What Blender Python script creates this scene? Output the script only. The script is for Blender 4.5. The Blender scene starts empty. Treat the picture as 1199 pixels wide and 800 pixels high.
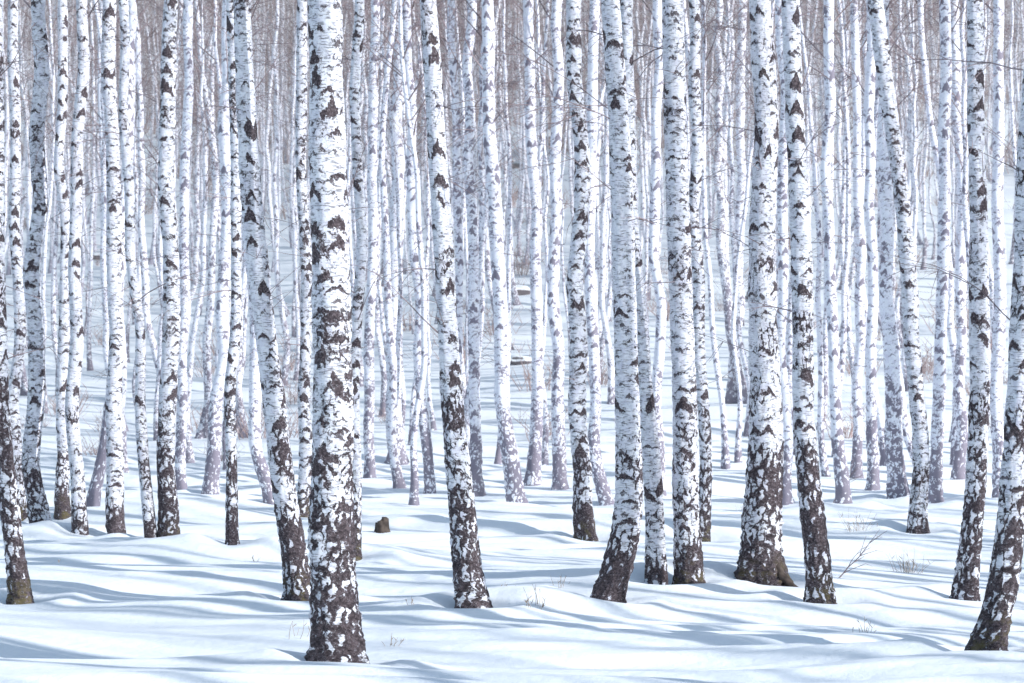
import bpy, math, random
import numpy as np
from mathutils import Vector

SEED = 11
rng = np.random.default_rng(SEED)
random.seed(SEED)
scene = bpy.context.scene
col = scene.collection

# ------------------------------------------------------------------ camera numbers
F = 2831.0        # focal length expressed in photo pixels (85 mm on 36 mm, 1199 px)
HOR = 467.0       # eye-level row
CH = 1.85         # eye height, m
CX = 599.5

# ------------------------------------------------------------------ terrain
_yy = np.linspace(-400, 900, 5201)
_sl = np.interp(_yy, [44, 70, 100, 130, 170, 220, 330, 420, 520], [0, .11, .19, .2, .27, .33, .36, .2, 0])
_hh = np.cumsum(_sl) * (_yy[1] - _yy[0])

def ridge(p):      # asymmetric drift profile: long back, short lee side
    return np.sin(p + 0.75 * np.sin(p)) 

def relief(x, y):
    w1 = 1.3 * np.sin(x * 0.13 + 0.6) + 0.8 * np.sin(x * 0.31 + 2.0)
    w2 = 0.6 * np.sin(x * 0.42 + y * 0.1) + 0.5 * np.sin(x * 0.23 - 1.0)
    h = 0.09 * ridge(y * 0.52 + w1)
    h = h + 0.065 * ridge(y * 1.35 + w2 * 2.2 + 0.4 * np.sin(x * 0.9))
    a = 0.5 + 0.5 * np.sin(x * 0.37 + y * 0.21 + 1.0)
    h = h + 0.052 * a * ridge(y * 2.9 + w1 * 1.8 + 1.1 * np.sin(x * 0.55 + y * .2))
    b = 0.5 + 0.5 * np.sin(x * 0.29 - y * 0.33)
    h = h + 0.030 * b * ridge(y * 6.3 + w2 * 4.0 + 1.6 * np.sin(x * 0.75 + y * .3))
    c = np.clip(np.sin(x * 0.41 + y * 0.27 + 2.2), 0, 1)
    h = h + 0.015 * c * ridge(y * 11.5 + w1 * 5.0 + 2.2 * np.sin(x * 0.6 + y * .5))
    h = h + 0.04 * np.sin(x * 0.8 + y * 0.33 + 1.0) * np.sin(y * 0.7 - x * 0.21)
    h = h + 0.014 * np.sin(x * 2.1 + 1.3 * np.sin(y * 1.7)) * np.sin(y * 2.3 + x * .8)
    return h

def hill(x, y):
    b = np.interp(y + 6 * np.sin(x * 0.035 + 0.5) + 3 * np.sin(x * 0.11), _yy, _hh)
    up = np.clip((y - 55) / 60, 0, 1)
    return b + up * (0.5 * np.sin(x * 0.21 + y * 0.09) + 0.35 * np.sin(y * 0.33 + x * 0.12) + 0.2 * np.sin(x * 0.6 + y * .5))

def base_h(x, y):
    return relief(x, y) + hill(x, y)

# ------------------------------------------------------------------ materials
class NT:
    def __init__(s, nt):
        s.nt = nt
    def n(s, t, **kw):
        nd = s.nt.nodes.new(t)
        for k, v in kw.items():
            setattr(nd, k, v)
        return nd
    def l(s, a, b):
        s.nt.links.new(a, b)
    def put(s, sock, v):
        if isinstance(v, (int, float)):
            sock.default_value = v
        elif isinstance(v, tuple):
            sock.default_value = v
        else:
            s.l(v, sock)
    def m(s, op, a, b=0.0, c=0.0, clamp=False):
        nd = s.n('ShaderNodeMath', operation=op)
        nd.use_clamp = clamp
        s.put(nd.inputs[0], a); s.put(nd.inputs[1], b); s.put(nd.inputs[2], c)
        return nd.outputs[0]
    def ss(s, v, a, b, lo=0.0, hi=1.0):
        nd = s.n('ShaderNodeMapRange', interpolation_type='SMOOTHSTEP')
        s.put(nd.inputs[0], v); s.put(nd.inputs[1], a); s.put(nd.inputs[2], b)
        nd.inputs[3].default_value = lo; nd.inputs[4].default_value = hi
        return nd.outputs[0]
    def comb(s, x, y, z=0.0):
        nd = s.n('ShaderNodeCombineXYZ')
        s.put(nd.inputs[0], x); s.put(nd.inputs[1], y); s.put(nd.inputs[2], z)
        return nd.outputs[0]
    def sep(s, v):
        nd = s.n('ShaderNodeSeparateXYZ'); s.l(v, nd.inputs[0])
        return nd.outputs
    def noise(s, vec, scale, detail=3, rough=0.55):
        nd = s.n('ShaderNodeTexNoise')
        s.l(vec, nd.inputs['Vector']); nd.inputs['Scale'].default_value = scale
        nd.inputs['Detail'].default_value = detail; nd.inputs['Roughness'].default_value = rough
        return nd.outputs[0]
    def vor(s, vec, feature='F1', rnd=1.0):
        nd = s.n('ShaderNodeTexVoronoi', voronoi_dimensions='2D', feature=feature)
        s.l(vec, nd.inputs['Vector']); nd.inputs['Scale'].default_value = 1.0
        nd.inputs['Randomness'].default_value = rnd
        return nd
    def mix(s, f, a, b):
        nd = s.n('ShaderNodeMix', data_type='RGBA')
        s.put(nd.inputs[0], f)
        s.put(nd.inputs[6], a if not isinstance(a, tuple) else a + (1,))
        s.put(nd.inputs[7], b if not isinstance(b, tuple) else b + (1,))
        return nd.outputs[2]

def new_mat(name, rough=0.8):
    m = bpy.data.materials.new(name)
    m.use_nodes = True
    nt = m.node_tree
    b = nt.nodes['Principled BSDF']
    b.inputs['Roughness'].default_value = rough
    b.inputs['Specular IOR Level'].default_value = 0.2
    return m, NT(nt), b

def bark_material(name, far=0):
    # per-tree character is carried by the object colour: R chevron density, G height of corky bark, B soot
    m, t, b = new_mat(name, 0.75)
    uv = t.n('ShaderNodeUVMap'); uv.uv_map = 'UVMap'
    U, V, _ = t.sep(uv.outputs[0])
    oi = t.n('ShaderNodeObjectInfo')
    oc = t.n('ShaderNodeSeparateColor'); t.l(oi.outputs['Color'], oc.inputs[0])
    kd, kh, kb = oc.outputs[0], oc.outputs[1], oc.outputs[2]
    rnd = oi.outputs['Random']
    rn2 = t.m('FRACT', t.m('MULTIPLY', rnd, 91.7))
    R = t.m('MULTIPLY', rnd, 57.0)
    Vr = t.m('ADD', V, R)
    P = t.comb(U, Vr, R)
    D = 2 if far else 4
    n_lo = t.noise(P, 2.2, 1)
    n_mid = t.noise(P, 12.0, D, 0.6)
    n_hi = t.noise(P, 50.0, D, 0.7)
    n_m2 = n_mid if far else t.noise(t.comb(t.m('ADD', U, 9.3), Vr, R), 15.0, 3, 0.6)
    rag = t.m('MULTIPLY_ADD', rn2, 0.10, 0.05)
    dx_ = t.m('MULTIPLY', t.m('SUBTRACT', n_mid, 0.5), rag)
    dy_ = t.m('MULTIPLY', t.m('SUBTRACT', n_hi, 0.5), 0.08)
    dz_ = t.m('MULTIPLY', t.m('SUBTRACT', n_m2, 0.5), t.m('MULTIPLY', rag, 0.8))
    Ud = t.m('ADD', U, dx_)
    Vd = t.m('ADD', Vr, t.m('ADD', dy_, dz_))

    def chevrons(cu, cv, k, t0, w, pres, off):
        vec = t.comb(t.m('MULTIPLY_ADD', Ud, 1 / cu, off), t.m('MULTIPLY_ADD', Vd, 1 / cv, off))
        vo = t.vor(vec, 'F1', 1.0)
        px, py, _z = t.sep(vo.outputs['Position'])
        vx, vy, _z2 = t.sep(vec)
        ax = t.m('MULTIPLY', t.m('ABSOLUTE', t.m('SUBTRACT', vx, px)), cu)
        ay = t.m('MULTIPLY', t.m('SUBTRACT', vy, py), cv)
        cr, cg, cb = t.sep(vo.outputs['Color'])
        kk = t.m('MULTIPLY', t.m('MULTIPLY_ADD', cg, 1.3, 0.15), k)
        f = t.m('ABSOLUTE', t.m('ADD', ay, t.m('MULTIPLY', ax, kk)))
        ww = t.m('MULTIPLY', t.m('MULTIPLY_ADD', cb, 1.0, 0.3), w)
        q = t.m('SUBTRACT', 1.0, t.m('DIVIDE', ax, ww), clamp=True)
        th = t.m('MULTIPLY', t.m('MULTIPLY', t.m('POWER', q, 0.8), t0), t.m('MULTIPLY_ADD', t.m('MULTIPLY', cb, cg), 1.7, 0.18))
        d = t.m('SUBTRACT', th, f)
        msk = t.ss(d, -0.001, 0.004)
        has = t.m('LESS_THAN', cr, pres)
        return t.m('MULTIPLY', msk, has)

    c1 = chevrons(0.17, 0.20, 0.95, 0.056, 0.125, kd, 3.3)
    c2 = chevrons(0.095, 0.070, 0.4, 0.013, 0.065, t.m('MULTIPLY_ADD', kb, 0.7, 0.15), 17.1)
    bl = t.noise(t.comb(t.m('MULTIPLY', Ud, 12.0), t.m('MULTIPLY', Vd, 29.0), R), 1.0, D, 0.65)
    bth = t.m('MULTIPLY_ADD', n_lo, -0.38, 0.875)
    bth = t.m('MULTIPLY_ADD', kb, -0.07, bth)
    blm = t.ss(t.m('SUBTRACT', bl, bth), -0.005, 0.02)
    # corky foot: long lighter plates left between wandering vertical fissures
    ch_ = t.m('DIVIDE', -1.1, kh)
    U2 = t.m('ADD', Ud, t.m('MULTIPLY', t.m('SUBTRACT', n_m2, 0.5), 0.05))
    vec = t.comb(t.m('MULTIPLY', U2, 1 / 0.056), t.m('MULTIPLY', Vd, 1 / 0.17))
    ve = t.vor(vec, 'DISTANCE_TO_EDGE', 1.0)
    e = t.m('EXPONENT', t.m('MULTIPLY', V, ch_))
    g = t.m('MULTIPLY_ADD', e, 0.66, -0.21)
    g = t.m('MINIMUM', g, 0.245)
    g = t.m('ADD', g, t.m('MULTIPLY', t.m('EXPONENT', t.m('MULTIPLY', V, -7.0)), 0.16))
    g = t.m('ADD', g, t.m('MULTIPLY', t.m('SUBTRACT', n_lo, 0.5), 0.9))
    g = t.m('ADD', g, t.m('MULTIPLY', t.m('SUBTRACT', n_m2, 0.5), 0.75))
    cork = t.ss(t.m('SUBTRACT', g, ve.outputs['Distance']), -0.02, 0.03)
    dark = t.m('MAXIMUM', c1, cork)
    dark = t.m('MAXIMUM', dark, t.m('MULTIPLY', c2, 0.92))
    dark = t.m('MAXIMUM', dark, blm)
    if not far:
        ln = t.noise(t.comb(t.m('MULTIPLY', U, 18.0), t.m('MULTIPLY', Vr, 130.0), R), 1.0, 3, 0.5)
        lmask = t.m('MULTIPLY', t.ss(ln, 0.55, 0.63), t.ss(n_m2, 0.38, 0.53))
        dark = t.m('MAXIMUM', dark, t.m('MULTIPLY', lmask, 0.6))
        dark = t.m('MULTIPLY', dark, t.ss(n_hi, 0.68, 0.58, 0.42, 1.0))
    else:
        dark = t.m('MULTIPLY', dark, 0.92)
    white = t.mix(t.ss(n_mid, 0.35, 0.8), (0.87, 0.895, 0.965), (0.72, 0.725, 0.84))
    white = t.mix(t.m('MULTIPLY', t.ss(n_hi, 0.48, 0.72), 0.42), white, (0.50, 0.47, 0.58))
    white = t.mix(t.m('MULTIPLY', t.ss(n_lo, 0.5, 0.75), 0.30), white, (0.60, 0.57, 0.68))
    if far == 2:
        dk = t.mix(n_hi, (0.20, 0.185, 0.25), (0.40, 0.38, 0.48))  # farthest stems: dark marks lifted most, haze put into the colour
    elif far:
        dk = t.mix(n_hi, (0.11, 0.096, 0.13), (0.26, 0.235, 0.30))  # dark marks lifted a little, haze put into the colour
    else:
        dk = t.mix(t.ss(n_hi, 0.35, 0.7), (0.038, 0.030, 0.036), (0.18, 0.145, 0.16))
        dk = t.mix(t.m('MULTIPLY', t.ss(ve.outputs['Distance'], 0.08, 0.0), 0.7), dk, (0.022, 0.018, 0.021))
        moss = t.m('MULTIPLY', t.ss(V, 0.45, 0.05), t.ss(n_mid, 0.45, 0.62))
        moss = t.m('MULTIPLY', moss, t.m('GREATER_THAN', rnd, 0.4))
        dk = t.mix(t.m('MULTIPLY', moss, 0.6), dk, (0.16, 0.135, 0.055))
    c = t.mix(dark, white, dk)
    t.l(c, b.inputs['Base Color'])
    if not far:
        hgt = t.m('ADD', t.m('MULTIPLY', dark, -0.7), t.m('MULTIPLY', n_hi, 0.7))
        bp = t.n('ShaderNodeBump'); bp.inputs['Strength'].default_value = 1.0
        bp.inputs['Distance'].default_value = 0.018
        t.l(hgt, bp.inputs['Height']); t.l(bp.outputs[0], b.inputs['Normal'])
    return m

M_bark = bark_material('birch_bark')
M_bark_far = bark_material('birch_bark_haze_tint', 1)  # distant bark, mild aerial haze painted into its marks
M_bark_haze = bark_material('birch_bark_haze_tint_strong', 2)  # palest copy for the farthest stems, aerial haze painted in

def simple(name, c1, c2, scale, rough=0.85):
    m, t, b = new_mat(name, rough)
    tc = t.n('ShaderNodeTexCoord')
    nz = t.noise(tc.outputs['Object'], scale, 1)
    t.l(t.mix(t.ss(nz, 0.3, 0.7), c1, c2), b.inputs['Base Color'])
    return m
M_twig = simple('birch_twig', (0.16, 0.12, 0.125), (0.38, 0.31, 0.33), 2.0)
M_shrub = simple('shrub_twig', (0.34, 0.245, 0.235), (0.56, 0.44, 0.44), 2.0)
M_grass = simple('dry_grass', (0.24, 0.19, 0.15), (0.42, 0.34, 0.28), 8.0)
M_wood = simple('dark_wood', (0.04, 0.032, 0.03), (0.10, 0.08, 0.07), 14.0)

def snow_material(name='snow'):
    m, t, b = new_mat(name, 0.55)
    tc = t.n('ShaderNodeTexCoord')
    o = tc.outputs['Object']
    n1 = t.noise(o, 0.6, 2)
    n2 = t.noise(o, 9.0, 4, 0.6)
    n3 = t.noise(o, 90.0, 2, 0.6)
    t.l(t.mix(n1, (0.86, 0.92, 0.99), (0.90, 0.945, 0.995)), b.inputs['Base Color'])
    h = t.m('ADD', t.m('MULTIPLY', n2, 1.0), t.m('MULTIPLY', n3, 0.18))
    bp = t.n('ShaderNodeBump'); bp.inputs['Strength'].default_value = 0.45
    bp.inputs['Distance'].default_value = 0.03
    t.l(h, bp.inputs['Height']); t.l(bp.outputs[0], b.inputs['Normal'])
    return m
M_snow = snow_material()

def rock_material():
    m, t, b = new_mat('snowy_rock', 0.85)
    tc = t.n('ShaderNodeTexCoord'); geo = t.n('ShaderNodeNewGeometry')
    nz = t.noise(tc.outputs['Object'], 5.0, 5)
    nx, ny, nz2 = t.sep(geo.outputs['Normal'])
    c = t.mix(nz, (0.08, 0.07, 0.08), (0.24, 0.21, 0.23))
    c = t.mix(t.ss(t.m('ADD', nz2, t.m('MULTIPLY', nz, 0.5)), 0.5, 0.75), c, (0.9, 0.93, 0.97))
    t.l(c, b.inputs['Base Color'])
    return m
M_rock = rock_material()

# ------------------------------------------------------------------ mesh helpers
def build_mesh(name, V, Q, mats, mat_idx=None, uv=None, smooth=True):
    me = bpy.data.meshes.new(name)
    V = np.asarray(V, dtype=np.float32); Q = np.asarray(Q, dtype=np.int32)
    nf = len(Q); k = Q.shape[1]
    me.vertices.add(len(V)); me.vertices.foreach_set('co', V.ravel())
    me.loops.add(nf * k); me.loops.foreach_set('vertex_index', Q.ravel())
    me.polygons.add(nf)
    me.polygons.foreach_set('loop_start', np.arange(nf, dtype=np.int32) * k)
    for m in mats:
        me.materials.append(m)
    if mat_idx is not None:
        me.polygons.foreach_set('material_index', np.asarray(mat_idx, dtype=np.int32))
    me.polygons.foreach_set('use_smooth', np.full(nf, smooth, dtype=bool))
    if uv is not None:
        u = me.uv_layers.new(name='UVMap')
        u.data.foreach_set('uv', np.asarray(uv, dtype=np.float32).ravel())
    me.update(calc_edges=True)
    me.validate()
    return me

class Tubes:
    """collects thin tapered tubes"""
    def __init__(s):
        s.V = []; s.Q = []; s.c = 0
    def add(s, pts, rad, n=3):
        pts = np.asarray(pts, float); k = len(pts)
        d = np.gradient(pts, axis=0)
        d /= (np.linalg.norm(d, axis=1, keepdims=True) + 1e-9)
        ref = np.array([0, 0, 1.0]) if abs(d[0, 2]) < 0.85 else np.array([1.0, 0, 0])
        a = np.cross(d, ref); a /= (np.linalg.norm(a, axis=1, keepdims=True) + 1e-9)
        b = np.cross(d, a)
        th = np.arange(n) * 2 * math.pi / n
        ring = pts[:, None, :] + np.asarray(rad, float)[:, None, None] * (
            np.cos(th)[None, :, None] * a[:, None, :] + np.sin(th)[None, :, None] * b[:, None, :])
        s.V.append(ring.reshape(-1, 3))
        i = np.arange(k - 1)[:, None] * n; j = np.arange(n)[None, :]; j2 = (j + 1) % n
        q = np.stack([i + j, i + j2, i + n + j2, i + n + j], -1).reshape(-1, 4) + s.c
        s.Q.append(q); s.c += k * n
    def get(s):
        return np.concatenate(s.V), np.concatenate(s.Q)

def wander(p, d, L, k, bend, rg):
    pts = [np.array(p, float)]
    d = np.array(d, float)
    for i in range(k):
        d = d + np.array([rg.normal(0, .12), rg.normal(0, .12), bend + rg.normal(0, .08)])
        d /= np.linalg.norm(d)
        pts.append(pts[-1] + d * L / k)
    return np.array(pts)

def crown_template(seed, start, H, nprim):
    rg = np.random.default_rng(seed)
    T = Tubes()
    for i in range(nprim):
        h = start + (H - start - 0.3) * (i / nprim) ** 0.9 + rg.uniform(-.1, .1)
        az = rg.uniform(0, 2 * math.pi)
        f = (h - start) / (H - start)
        L = (0.9 + 1.0 * math.sin(math.pi * min(1, f * 0.85 + 0.12))) * rg.uniform(.6, 1.1)
        el = math.radians(rg.uniform(42, 68))
        d = (math.cos(az) * math.cos(el), math.sin(az) * math.cos(el), math.sin(el))
        P = wander((0, 0, h), d, L, 3, -0.06, rg)
        T.add(P, np.linspace(0.017, 0.006, 4) * rg.uniform(.7, 1.2), 3)
        for s in range(4):
            tt = rg.uniform(0.2, 1.0) * 2.99
            a = P[int(tt)] + (P[int(tt) + 1] - P[int(tt)]) * (tt - int(tt))
            az2 = az + rg.uniform(-1.3, 1.3); e2 = rg.uniform(-0.3, 0.8)
            d2 = (math.cos(az2) * math.cos(e2), math.sin(az2) * math.cos(e2), math.sin(e2))
            S = wander(a, d2, rg.uniform(.4, .8), 2, -0.2, rg)
            T.add(S, np.linspace(0.007, 0.003, 3), 3)
            for q in range(3):
                a3 = S[rg.integers(1, 3)]
                az3 = az2 + rg.uniform(-1.2, 1.2); e3 = rg.uniform(-1.2, 0.5)
                d3 = (math.cos(az3) * math.cos(e3), math.sin(az3) * math.cos(e3), math.sin(e3))
                W = wander(a3, d3, rg.uniform(.25, .6), 1, -0.25, rg)
                T.add(W, (0.0045, 0.0025), 3)
    return T.get()

def low_twigs(rg, start, low):
    T = Tubes()
    for i in range(low):
        h = 2.0 + (start - 2.0) * rg.uniform(0, 1) ** .8
        az = rg.uniform(0, 2 * math.pi); el = rg.uniform(-0.3, 0.9)
        d = (math.cos(az) * math.cos(el), math.sin(az) * math.cos(el), math.sin(el))
        P = wander((0, 0, h), d, rg.uniform(.2, 1.4), 6, -0.05, rg)
        T.add(P, np.linspace(0.009, 0.002, 7) * rg.uniform(.4, 1.0), 3)
        for s in range(rg.integers(2, 7)):
            a = P[rg.integers(1, 7)]
            az2 = az + rg.uniform(-1, 1)
            d2 = (math.cos(az2), math.sin(az2), rg.uniform(-.6, .8))
            T.add(wander(a, d2, rg.uniform(.1, .6), 3, -0.1, rg), (0.0035, 0.003, .0022, 0.001), 3)
    return T.get()

TEMPL = [crown_template(100 + i, 6.8 + 0.5 * i, 17.0, 26) for i in range(5)]
HT = 17.0

def trunk_mesh(zs, cx, cy, r, sides, rg, lobes=0.25, flare=0.34):
    n = sides
    th = math.pi / 2 + np.arange(n) * 2 * math.pi / n
    k = len(zs)
    h = np.maximum(zs, 0)
    ph = rg.uniform(0, 6.28, 3)
    lob = np.sin(3 * th + ph[0]) * .6 + np.sin(5 * th + ph[1]) * .4
    fl = np.exp(-h / 0.16)
    rough = 0.03 * np.sin(th[None, :] * 2 + h[:, None] * 2.1 + ph[2]) + 0.022 * np.sin(th[None, :] * 4 + h[:, None] * 9 + ph[1])
    rough += 0.022 * rg.normal(size=(k, n)) * (1 + 2.2 * np.exp(-h / 0.9))[:, None]
    rough += 0.03 * np.interp(h, np.arange(0, 20, .22), rg.normal(size=91))[:, None]
    rr = r[:, None] * (1 + fl[:, None] * (flare + lobes * lob[None, :]) + 0.16 * np.exp(-h / .55)[:, None] + rough)
    X = cx[:, None] + rr * np.cos(th)[None]
    Y = cy[:, None] + rr * np.sin(th)[None]
    Z = np.repeat(zs[:, None], n, 1)
    V = np.stack([X, Y, Z], -1).reshape(-1, 3)
    i = np.arange(k - 1)[:, None] * n; j = np.arange(n)[None, :]; j2 = (j + 1) % n
    Q = np.stack([i + j, i + j2, i + n + j2, i + n + j], -1).reshape(-1, 4)
    circ = 2 * math.pi * float(np.median(r[: k // 2]))
    u0 = np.broadcast_to(j / n * circ, (k - 1, n)); u1 = np.broadcast_to((j + 1) / n * circ, (k - 1, n))
    v0 = np.broadcast_to(zs[:-1, None], (k - 1, n)); v1 = np.broadcast_to(zs[1:, None], (k - 1, n))
    uv = np.stack([u0, v0, u1, v0, u1, v1, u0, v1], -1).reshape(-1, 2)
    return V, Q, uv

def smooth1(a, w):
    k = max(1, int(w)); ker = np.hanning(2 * k + 3)[1:-1]; ker /= ker.sum()
    p = np.pad(a, k, mode='reflect', reflect_type='odd')
    return np.convolve(p, ker, 'valid')

def tree_meshes(name, pz, px, wz, wr, H, sides, rg, bark, step=0.06, tmpl=0, depth_lean=0.0, dense_to=6.0,
                flare=.34, lobes=.25, low=0, kink=.02):
    """returns (stem mesh, crown mesh)"""
    zs = np.concatenate([np.arange(-0.35, dense_to, step), np.arange(dense_to, H + 0.01, 0.3)])
    fine = np.arange(-0.6, H + 0.6, 0.03)
    cx = smooth1(np.interp(fine, pz, px), 16)
    kz = np.arange(0, 20, .9)
    kn = smooth1(np.interp(fine, kz, rg.normal(0, kink, len(kz))), 9)
    cx += kn * np.clip(fine, 0, 1)
    cy = depth_lean * fine + 0.03 * np.sin(fine * 0.8 + rg.uniform(0, 6)) - 0.03
    cy = cy * np.clip(fine, 0, 1)
    r = np.interp(zs, wz, wr)
    V, Q, uv = trunk_mesh(zs, np.interp(zs, fine, cx), np.interp(zs, fine, cy), r, sides, rg, lobes, flare)
    stem = build_mesh(name, V, Q, [bark], None, uv)
    tv, tq = TEMPL[tmpl]
    tv = tv.copy()
    tv[:, 2] *= H / HT
    if low:
        lv, lq = low_twigs(rg, 8.0, low)
        tq = np.concatenate([tq, lq + len(tv)]); tv = np.concatenate([tv, lv])
    a = rg.uniform(0, 6.28); ca, sa = math.cos(a), math.sin(a)
    x, y = tv[:, 0] * ca - tv[:, 1] * sa, tv[:, 0] * sa + tv[:, 1] * ca
    zc = np.clip(tv[:, 2], 0, H)
    tv = np.stack([x + np.interp(zc, fine, cx), y + np.interp(zc, fine, cy), tv[:, 2]], 1)
    return stem, build_mesh('crown', tv, tq, [M_twig])

# ------------------------------------------------------------------ surveyed trees: outline, widths, bark character
TREES = [
 ([(398,775),(392,690),(390,560),(390,300),(378,0)], (50,47,38), (.95,1.9,.6)),
 ([(558,722),(546,670),(532,500),(520,300),(508,150),(503,0)], (33,25,20), (.6,1.9,.4)),
 ([(352,708),(346,650),(325,500),(308,330),(296,240),(288,100),(285,0)], (28,26,21), (.5,1.5,.7)),
 ([(706,710),(724,670),(736,600),(736,480),(728,330),(722,150),(714,0)], (33,28,22), (.5,1.3,.6)),
 ([(808,697),(804,600),(800,450),(793,250),(786,0)], (29,28,25), (.3,1.1,.8)),
 ([(769,697),(765,580),(754,430),(742,300),(736,150),(734,0)], (22,19,16), (.4,.6,.8)),
 ([(894,694),(890,640),(897,500),(893,300),(897,150),(889,0)], (50,34,25), (.7,2.2,.5)),
 ([(962,713),(955,640),(942,500),(938,330),(930,150),(925,0)], (27,25,21), (.85,1.7,.6)),
 ([(1148,768),(1172,712),(1186,600),(1193,480),(1199,300),(1208,0)], (34,30,26), (.8,1.9,.5)),
 ([(1129,705),(1140,600),(1148,450),(1145,250),(1141,0)], (25,23,19), (.7,1.8,.6)),
 ([(26,708),(14,620),(4,500),(-2,300),(-4,0)], (22,19,17), (.8,2.6,.8)),
 ([(688,625),(676,560),(674,400),(676,200),(674,0)], (22,20,17), (.9,1.1,.9)),
 ([(606,596),(595,520),(587,350),(576,150),(571,0)], (20,17,14), (.6,1.5,.7)),
 ([(197,641),(197,500),(200,250),(199,0)], (22,20,17), (.95,1.6,.9)),
 ([(137,638),(135,450),(133,200),(128,0)], (19,18,16), (.5,.7,.8)),
 ([(50,628),(40,500),(47,250),(49,0)], (22,19,17), (.7,1.1,.8)),
 ([(95,635),(88,500),(91,300),(93,0)], (17,15,13), (.5,.8,.4)),
 ([(272,645),(273,560),(279,400),(275,200),(271,0)], (13,13,12), (.9,1.8,.9)),
 ([(178,642),(167,520),(158,350),(150,200),(148,0)], (13,12,11), (.4,.8,.8)),
 ([(1075,624),(1076,500),(1068,350),(1052,200),(1036,90),(1024,0)], (19,19,18), (.5,.8,.9)),
 ([(1053,593),(1046,500),(1040,300),(1034,0)], (22,17,14), (.6,2.0,.6)),
 ([(1094,590),(1099,400),(1104,200),(1108,0)], (15,14,13), (.8,1.4,.8)),
 ([(988,600),(979,480),(972,300),(968,0)], (15,13,12), (.8,1.6,.7)),
 ([(822,632),(823,500),(815,300),(812,0)], (15,14,13), (.7,1.3,.9)),
 ([(414,653),(418,500),(421,300),(419,0)], (14,13,12), (.8,1.0,.8)),
 ([(246,582),(254,480),(264,300),(268,0)], (17,15,13), None),
 ([(466,542),(460,470),(462,380),(466,200),(465,0)], (20,16,13), None),
 ([(106,598),(119,530),(134,400),(150,200),(156,0)], (14,12,11), (.8,3.0,.8)),
 ([(712,590),(696,530),(691,300),(696,0)], (14,13,12), None),
 ([(624,568),(632,400),(622,200),(618,0)], (15,13,12), None),
 ([(320,590),(301,520),(298,350),(292,150),(290,0)], (15,14,12), None),
 ([(558,581),(553,400),(549,200),(545,0)], (14,13,11), None),
 ([(504,578),(493,450),(482,250),(478,0)], (12,11,10), None),
 ([(356,606),(360,400),(355,200),(352,0)], (16,14,12), None),
 ([(1171,585),(1168,300),(1172,0)], (15,14,12), None),
 ([(1022,574),(1019,300),(1016,0)], (13,12,11), None),
 ([(656,573),(652,350),(650,0)], (15,14,12), None),
 ([(772,580),(768,350),(770,0)], (12,12,11), None),
 ([(74,600),(73,350),(70,0)], (15,13,11), None),
 ([(22,603),(22,350),(14,0)], (15,14,12), None),
 ([(857,546),(861,400),(866,200),(868,0)], (13,11,10), None),
 ([(920,590),(915,400),(918,200),(914,0)], (13,12,11), None),
 ([(1122,566),(1128,380),(1122,150),(1118,0)], (14,12,11), None),
 ([(433,558),(435,350),(438,0)], (12,12,11), None),
 ([(212,575),(214,350),(219,150),(222,0)], (13,12,11), None),
 ([(878,502),(866,450),(852,380),(846,300),(844,150),(842,0)], (12,10,8), (.9,5,1)),
 ([(1003,560),(1006,300),(1001,0)], (12,11,9), None),
 ([(534,566),(536,300),(530,0)], (11,10,9), None),
]
placed = []
tree_specs = []
for i, (pts, w, chx) in enumerate(TREES):
    y0 = pts[0][1]
    d = F * CH / (y0 - HOR)
    if y0 < 520: d = 66.0
    X0 = (pts[0][0] - CX) * d / F
    for _ in range(12):   # settle foot onto uneven ground
        gz = float(base_h(X0, d))
        nd = F * (CH - gz) / (y0 - HOR)
        if 10 < nd < 75: d = 0.6 * d + 0.4 * nd
        X0 = (pts[0][0] - CX) * d / F
    gz = float(base_h(X0, d))
    placed.append((X0, d)); tree_specs.append((pts, w, X0, d, gz, chx))

# snow piled round the nearer stems, with a wind-scoured hollow against the bark
def mounds(x, y):
    h = np.zeros_like(x)
    for k, (tx, ty) in enumerate(placed[:26]):
        s = 0.5 + 0.3 * ((k * 37) % 10) / 10
        ox = -0.45 + 0.3 * math.sin(k * 2.1); oy = 0.12 * math.cos(k * 1.3)
        r2 = ((x - tx - ox) / (s * 1.6)) ** 2 + ((y - ty - oy) / s) ** 2
        h = h + (0.06 + 0.08 * ((k * 13) % 7) / 7) * np.exp(-r2)
        r = np.sqrt((x - tx) ** 2 + (y - ty) ** 2)
        h = h - 0.12 * np.exp(-(r / .27) ** 2) + 0.03 * np.exp(-((r - .5) / .14) ** 2)
    return h

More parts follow.
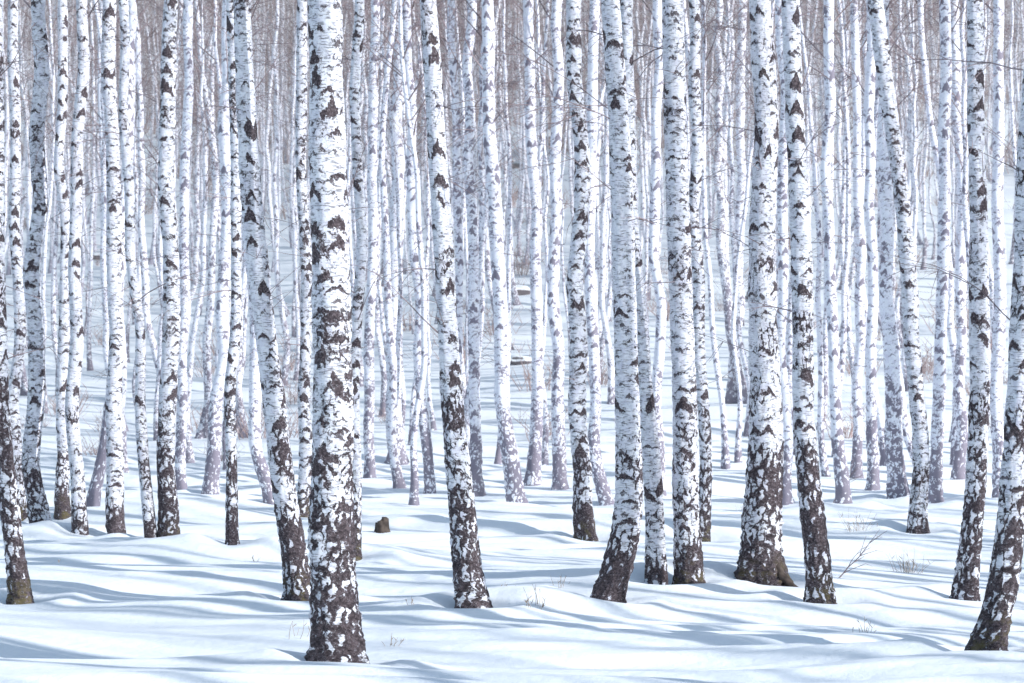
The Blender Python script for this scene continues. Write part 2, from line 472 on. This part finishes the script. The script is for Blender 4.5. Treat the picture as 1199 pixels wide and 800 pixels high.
for i, (pts, w, X0, d, gz, chx) in enumerate(tree_specs):
    rg = np.random.default_rng(500 + i)
    H = rg.uniform(15.5, 18.5)
    pz = [CH + (HOR - p[1]) * d / F - gz for p in pts]
    px = [(p[0] - CX) * d / F - X0 for p in pts]
    pz[0] = 0.0
    if pz[-1] < H - 1:
        sl = (px[-1] - px[-2]) / max(.5, pz[-1] - pz[-2])
        pz.append(H + 1.0); px.append(px[-1] + sl * 0.6 * (H + 1 - pz[-2]))
    pz = [-0.6] + pz; px = [px[0] - (px[1] - px[0]) * 0.3] + px
    k = d / F / 2
    zt = CH + HOR * d / F - gz
    wr = [w[0] * k, w[1] * k, w[2] * k, 0.012]
    if zt > H - 2:
        zt = H - 2
    wz = [0, 0.4 * zt, zt, H]
    near = d < 26
    big = (i == 6)
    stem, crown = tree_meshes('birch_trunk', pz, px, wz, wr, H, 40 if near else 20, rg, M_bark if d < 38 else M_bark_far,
                   step=0.03 if near else 0.07, tmpl=i % 5, depth_lean=rg.uniform(-.012, .012), dense_to=5.5 if near else 9,
                   flare=.45 if big else rg.uniform(.15, .38), lobes=.4 if big else rg.uniform(.15, .35),
                   low=int(rg.integers(5, 20)), kink=.012 if near else .04)
    ob = bpy.data.objects.new('birch_tree', stem)
    ob.location = (X0, d, gz)
    if chx is None: chx = (rg.uniform(.35, .95), rg.uniform(.5, 2.2), rg.uniform(.5, 1))
    ob.color = (chx[0], chx[1], chx[2], 1)
    col.objects.link(ob)
    oc = bpy.data.objects.new('crown', crown); oc.parent = ob; col.objects.link(oc)

# ------------------------------------------------------------------ distant forest (one group, shared stems)
forest = bpy.data.objects.new('distant_birch_forest', None)
col.objects.link(forest)
variants = []; haze_tinted = []
for v in range(20):
    rg = np.random.default_rng(900 + v)
    H = rg.uniform(14.5, 18.5)
    lean = rg.normal(0, 0.028)
    hook = rg.normal(0, 0.28)
    z = np.linspace(-0.6, H + 1, 12)
    x = lean * z + hook * (1 - np.exp(-np.maximum(z, 0) / 0.7)) + 0.20 * np.sin(z * rg.uniform(.3, .6) + rg.uniform(0, 6))
    x -= np.interp(0, z, x)
    z2 = np.concatenate([[-.6, 0, .3, .7, 1.3], z[z > 1.6]])
    x2 = np.interp(z2, z, x)
    x2[:5] = [-.1 * hook, 0, hook * .35, hook * .65, hook * .9]
    x2[5:] += hook * .3
    r0 = rg.uniform(0.055, 0.12)
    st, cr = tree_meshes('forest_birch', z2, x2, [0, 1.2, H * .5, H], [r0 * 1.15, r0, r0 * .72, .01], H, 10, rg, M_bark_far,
                   step=0.15, tmpl=v % 5, dense_to=9, kink=.04)
    variants.append((st, cr))
    sf = st.copy(); sf.materials[0] = M_bark_haze
    haze_tinted.append((sf, cr))
cnt = 0
def plant(x, y, s=1.0, crown=True, thin=1.0):
    global cnt
    st, cr = (haze_tinted if y > 105 else variants)[int(rng.integers(len(variants)))]
    flip = math.pi if rng.random() < .5 else 0
    rot = (rng.normal(0, .014), rng.normal(0, .022), flip + rng.uniform(-.8, .8))
    q = s * rng.uniform(.8, 1.12); qx = q * rng.uniform(.8, 1.15) * thin
    cc = (rng.uniform(.3, .95), rng.uniform(.4, 2.2), rng.uniform(.4, 1), 1)
    for me, nm in ((st, 'stem'), (cr, 'stem_crown'))[:2 if crown else 1]:
        ob = bpy.data.objects.new(nm, me)
        ob.location = (x, y, float(base_h(x, y)))
        ob.rotation_euler = rot
        ob.scale = (qx, qx, q)
        ob.color = cc
        ob.parent = forest
        col.objects.link(ob)
    cnt += 1
pts_f = []
def ok(x, y, md):
    for (a, b) in pts_f:
        if (a - x) ** 2 + (b - y) ** 2 < md * md: return False
    return True
half = CX / F
while cnt < 620:                       # visible stand on the far flat and the slope
    y = math.sqrt(rng.uniform(43 ** 2, 195 ** 2)); x = rng.uniform(-1, 1) * (half * y + 2)
    if min((x - a) ** 2 + (y - b) ** 2 for a, b in placed) < 1.0: continue
    if not ok(x, y, 0.7): continue
    pts_f.append((x, y)); plant(x, y, crown=rng.random() < .85)
while cnt < 960:                       # thinner pole-stage birches filling the slope
    y = math.sqrt(rng.uniform(80 ** 2, 200 ** 2)); x = rng.uniform(-1, 1) * (half * y + 2)
    if not ok(x, y, 0.6): continue
    pts_f.append((x, y)); plant(x, y, .8, crown=rng.random() < .35)
for _ in range(340):                      # unseen stand continuing to both sides
    y = rng.uniform(-18, 110); x = rng.uniform(-46, 46)
    if y > 0 and abs(x) < half * y + 1.2: continue
    if math.hypot(x, y) < 4.5 or (y <= 0 and abs(x) < 4): continue
    if not ok(x, y, 1.2): continue
    pts_f.append((x, y)); plant(x, y, crown=rng.random() < .5)  # half of these unseen trees left crownless for more sky light
for _ in range(280):                      # unseen thin stems added at right to cast shadow streaks, mostly crownless
    y = rng.uniform(-20, 34); x = rng.uniform(5, 34)
    if y > 0 and abs(x) < half * y + 1.2: continue
    if not ok(x, y, .7): continue
    pts_f.append((x, y)); plant(x, y, crown=rng.random() < .2, thin=.7)

# ------------------------------------------------------------------ shrubs / thicket
def shrub_mesh(seed, n, h):
    rg = np.random.default_rng(seed); T = Tubes()
    for i in range(n):
        az = rg.uniform(0, 6.28); r = abs(rg.normal(0, .45)) * h * .5
        el = rg.uniform(0.9, 1.5)
        az2 = az + rg.normal(0, .5)
        P = wander((r * math.cos(az), r * math.sin(az), -0.1), (math.cos(az2) * math.cos(el), math.sin(az2) * math.cos(el), math.sin(el)),
                   h * rg.uniform(.4, 1.05), 3, 0.0, rg)
        T.add(P, np.linspace(0.011, 0.004, 4), 3)
        for s in range(4):
            a = P[rg.integers(1, 4)]
            az3 = rg.uniform(0, 6.28)
            T.add(wander(a, (math.cos(az3) * .6, math.sin(az3) * .6, .7), h * rg.uniform(.15, .4), 1, 0.05, rg), (.006, .003), 3)
    V, Q = T.get()
    return build_mesh('shrub', V, Q, [M_shrub])
shr = [shrub_mesh(40 + i, 20, 1.0) for i in range(5)]
thicket = bpy.data.objects.new('undergrowth_thicket', None)
col.objects.link(thicket)
def shrub(x, y, s):
    ob = bpy.data.objects.new('shrub', shr[int(rng.integers(5))])
    ob.location = (x, y, float(base_h(x, y)) - .02)
    ob.rotation_euler = (0, 0, rng.uniform(0, 6.28))
    ob.scale = (s * rng.uniform(.9, 1.5),) * 2 + (s,)
    ob.parent = thicket; col.objects.link(ob)
for _ in range(170):
    y = rng.uniform(58, 150); x = rng.uniform(-1, 1) * (half * y + 6)
    shrub(x, y, rng.uniform(.5, 1.5))
for _ in range(560):
    y = 128 + 122 * rng.uniform(0, 1) ** 0.75; x = rng.uniform(-1, 1) * (half * y + 8)
    shrub(x, y, rng.uniform(1.0, 2.2) + 2.8 * min(1, (y - 125) / 50) * rng.random())

# ------------------------------------------------------------------ ground sheet
xs = np.concatenate([-np.geomspace(600, 16, 60)[:-1], np.arange(-16, 16.01, 0.10), np.geomspace(16, 600, 60)[1:]])
ys = [-400, -250, -150, -90, -50, -30, -15, -5, 0, 4, 8, 11]
y = 12.0
while y < 60: ys.append(y); y += 0.05 + 0.0022 * (y - 12)
while y < 300: ys.append(y); y += 0.012 * y
ys += [320, 360, 420, 500, 600, 750]
ys = np.array(ys)
GX, GY = np.meshgrid(xs, ys)
GZ = base_h(GX, GY) + mounds(GX, GY)
nx, ny = len(xs), len(ys)
i = np.arange(ny - 1)[:, None] * nx; j = np.arange(nx - 1)[None, :]
Q = np.stack([i + j, i + j + 1, i + nx + j + 1, i + nx + j], -1).reshape(-1, 4)
me = build_mesh('snowy_ground', np.stack([GX, GY, GZ], -1).reshape(-1, 3), Q, [M_snow])
col.objects.link(bpy.data.objects.new('snowy_ground', me))

# ------------------------------------------------------------------ frosty haze hanging over the slope (real scattering volume)
import bmesh
bm = bmesh.new(); bmesh.ops.create_cube(bm, size=1.0)
me = bpy.data.meshes.new('haze'); bm.to_mesh(me); bm.free()
hm = bpy.data.materials.new('frosty_haze'); hm.use_nodes = True
hn = hm.node_tree; hn.nodes.remove(hn.nodes['Principled BSDF'])
vs = hn.nodes.new('ShaderNodeVolumeScatter'); vs.inputs['Density'].default_value = 0.0024
vs.inputs['Color'].default_value = (0.97, 0.98, 1, 1)
hn.links.new(vs.outputs[0], hn.nodes['Material Output'].inputs['Volume'])
me.materials.append(hm)
hz = bpy.data.objects.new('haze', me); hz.scale = (300, 270, 120); hz.location = (0, 185, 50)
col.objects.link(hz)

# ------------------------------------------------------------------ small things
def at(px, py):
    d = F * CH / (py - HOR)
    return (px - CX) * d / F, d
def gnd(X, Y):
    return float(base_h(X, Y) + mounds(np.array([X]), np.array([Y]))[0])

def stump(px, py, r, h):
    X, Y = at(px, py); rg = np.random.default_rng(3)
    n = 20
    th = np.arange(n) * 2 * math.pi / n
    prof = [(-.15, 1.25), (0, 1.15), (.3, 1.0), (.7, .95), (1.0, .92), (1.03, .8), (1.04, .4), (1.04, .02)]
    V = []
    jag = 1 + .12 * np.sin(th * 3 + 1) + .07 * rg.normal(size=n)
    top = .25 * np.sin(th + 2) + .10 * rg.normal(size=n)
    for (z, k) in prof:
        f = max(0, z)
        V += [(r * k * jag[a] * math.cos(th[a]), r * k * jag[a] * math.sin(th[a]), h * (z + f * top[a])) for a in range(n)]
    V = np.array(V); kk = len(prof)
    i = np.arange(kk - 1)[:, None] * n; j = np.arange(n)[None, :]; j2 = (j + 1) % n
    Q = np.stack([i + j, i + j2, i + n + j2, i + n + j], -1).reshape(-1, 4)
    me = build_mesh('tree_stump', V, Q, [M_wood])
    ob = bpy.data.objects.new('tree_stump', me)
    ob.location = (X, Y, gnd(X, Y)); col.objects.link(ob)
stump(447, 624, 0.085, 0.15)

def tuft(px, py, h, n, seed):
    X, Y = at(px, py); rg = np.random.default_rng(seed); T = Tubes()
    for k in range(n):
        az = rg.uniform(0, 6.28); el = rg.uniform(.9, 1.5); r = rg.uniform(0, h * .5)
        P = wander((r * math.cos(az), r * math.sin(az), -.04), (math.cos(az) * math.cos(el), math.sin(az) * math.cos(el), math.sin(el)),
                   h * rg.uniform(.4, 1.1), 4, -.05, rg)
        T.add(P, np.linspace(.0028, .0012, 5), 3)
        if rg.random() < .5:
            T.add(wander(P[3], (rg.normal(0, .5), rg.normal(0, .5), .8), h * .2, 2, 0, rg), (.002, .0035, .0012), 3)
    V, Q = T.get()
    ob = bpy.data.objects.new('dry_grass_tuft', build_mesh('dry_grass_tuft', V, Q, [M_grass]))
    ob.location = (X, Y, gnd(X, Y)); col.objects.link(ob)
for k, (a, b, h, n) in enumerate([(631, 722, .22, 16), (1064, 680, .28, 34), (1006, 622, .32, 30), (226, 636, .18, 14), (455, 748, .14, 8),
                                   (655, 700, .15, 8), (1010, 740, .16, 9), (586, 700, .14, 7), (345, 742, .2, 5), (300, 660, .14, 8),
                                   (1180, 640, .25, 14), (870, 600, .2, 12), (480, 720, .1, 6), (60, 660, .15, 8)]):
    tuft(a, b, h, n, 70 + k)

def sapling(px, py, h, seed, lean):
    X, Y = at(px, py); rg = np.random.default_rng(seed); T = Tubes()
    P = wander((0, 0, -.08), (lean, 0, 1), h, 7, -.01, rg)
    T.add(P, np.linspace(.008, .003, 8), 5)
    for k in range(9):
        a = P[rg.integers(2, 8)]; s = 1 if lean > 0 else -1
        S = wander(a, (s * rg.uniform(.1, 1.0), rg.normal(0, .4), rg.uniform(.1, .9)), h * rg.uniform(.2, .45), 3, 0, rg)
        T.add(S, np.linspace(.004, .0018, 4), 4)
        for q in range(2):
            T.add(wander(S[rg.integers(1, 4)], (s * .8, rg.normal(0, .4), rg.uniform(-.2, .8)), h * .14, 2, 0, rg), (.0022, .0018, .001), 3)
    V, Q = T.get()
    ob = bpy.data.objects.new('bare_sapling', build_mesh('bare_sapling', V, Q, [M_twig]))
    ob.location = (X, Y, gnd(X, Y)); col.objects.link(ob)
sapling(975, 688, .55, 5, .9)
sapling(968, 600, 1.0, 6, .3)

def root():
    X, Y = placed[6]; rg = np.random.default_rng(9); T = Tubes()
    P = np.array([(.05, -.12, .26), (.13, -.2, .15), (.2, -.26, .07), (.27, -.31, .01), (.36, -.36, -.08)])
    P = np.array([np.interp(np.linspace(0, 4, 14), np.arange(5), P[:, c]) for c in range(3)]).T
    T.add(P, np.linspace(.06, .02, 14), 12)
    V, Q = T.get(); V = V + rg.normal(0, .005, V.shape)
    ob = bpy.data.objects.new('exposed_tree_root', build_mesh('exposed_tree_root', V, Q, [M_wood]))
    ob.location = (X, Y, gnd(X + .2, Y - .3)); col.objects.link(ob)
root()

def boulder(x, y, s, seed):
    bm = bmesh.new(); bmesh.ops.create_icosphere(bm, subdivisions=4, radius=1)
    rg = np.random.default_rng(seed); ax = rg.normal(size=(9, 3)); ax /= np.linalg.norm(ax, axis=1, keepdims=True)
    ct = rg.uniform(.55, .95, 9); ph = rg.uniform(0, 6, 3)
    for v in bm.verts:
        p = np.array(v.co)
        for a, c in zip(ax, ct):
            dd = p @ a
            if dd > c: p = p - a * (dd - c) * .9
        p *= 1 + .05 * math.sin(p[0] * 5 + ph[0]) * math.sin(p[1] * 6 + ph[1]) + .03 * math.sin(p[2] * 11 + ph[2])
        v.co = (p[0] * 1.3, p[1], p[2] * .75)
    me = bpy.data.meshes.new('boulder'); bm.to_mesh(me); bm.free(); me.materials.append(M_rock)
    for p in me.polygons: p.use_smooth = True
    ob = bpy.data.objects.new('snowy_boulder', me)
    ob.location = (x, y, float(base_h(x, y)) + .15 * s); ob.scale = (s, s, s); ob.rotation_euler = (0, 0, seed)
    col.objects.link(ob)
for k, (px, y_, s) in enumerate([(590, 146, .9), (612, 143, .7), (604, 96, .5), (640, 150, 1.0), (570, 152, .7), (890, 92, .45),
                                  (300, 110, .5), (700, 125, .6), (610, 78, .35), (955, 118, .6), (120, 120, .5), (400, 135, .7), (430, 155, 1.0)]):
    boulder((px - CX) * y_ / F, y_, s, k + 1)

# ------------------------------------------------------------------ light
sun_el = math.radians(29); az = math.radians(-30)   # from the right, a little behind the viewer
sd = Vector((math.cos(az) * math.cos(sun_el), math.sin(az) * math.cos(sun_el), math.sin(sun_el)))
L = bpy.data.lights.new('sun', 'SUN'); L.energy = 5.0; L.angle = math.radians(0.55); L.color = (1.0, 0.98, 0.96)
so = bpy.data.objects.new('sun', L); so.rotation_euler = sd.to_track_quat('Z', 'Y').to_euler(); so.location = (0, 0, 50)
col.objects.link(so)
w = bpy.data.worlds.new('World'); scene.world = w; w.use_nodes = True
nt = w.node_tree; bg = nt.nodes['Background']
sky = nt.nodes.new('ShaderNodeTexSky'); sky.sky_type = 'NISHITA'; sky.sun_disc = False
sky.sun_elevation = sun_el; sky.sun_rotation = math.atan2(sd.x, sd.y)
sky.air_density = 1.9; sky.dust_density = 1.0; sky.ozone_density = 3.8
nt.links.new(sky.outputs[0], bg.inputs[0]); bg.inputs[1].default_value = 0.15
scene.view_settings.view_transform = 'Standard'; scene.view_settings.look = 'None'; scene.view_settings.exposure = 0

# ------------------------------------------------------------------ camera
cam = bpy.data.cameras.new('camera'); cam.lens = 85; cam.sensor_width = 36
cam.shift_y = (HOR - 400) / 1199
cam.clip_end = 3000
cam.dof.use_dof = True; cam.dof.focus_distance = 21; cam.dof.aperture_fstop = 5.6
co = bpy.data.objects.new('camera', cam); co.location = (0, 0, CH); co.rotation_euler = (math.radians(90), 0, 0)
col.objects.link(co); scene.camera = co
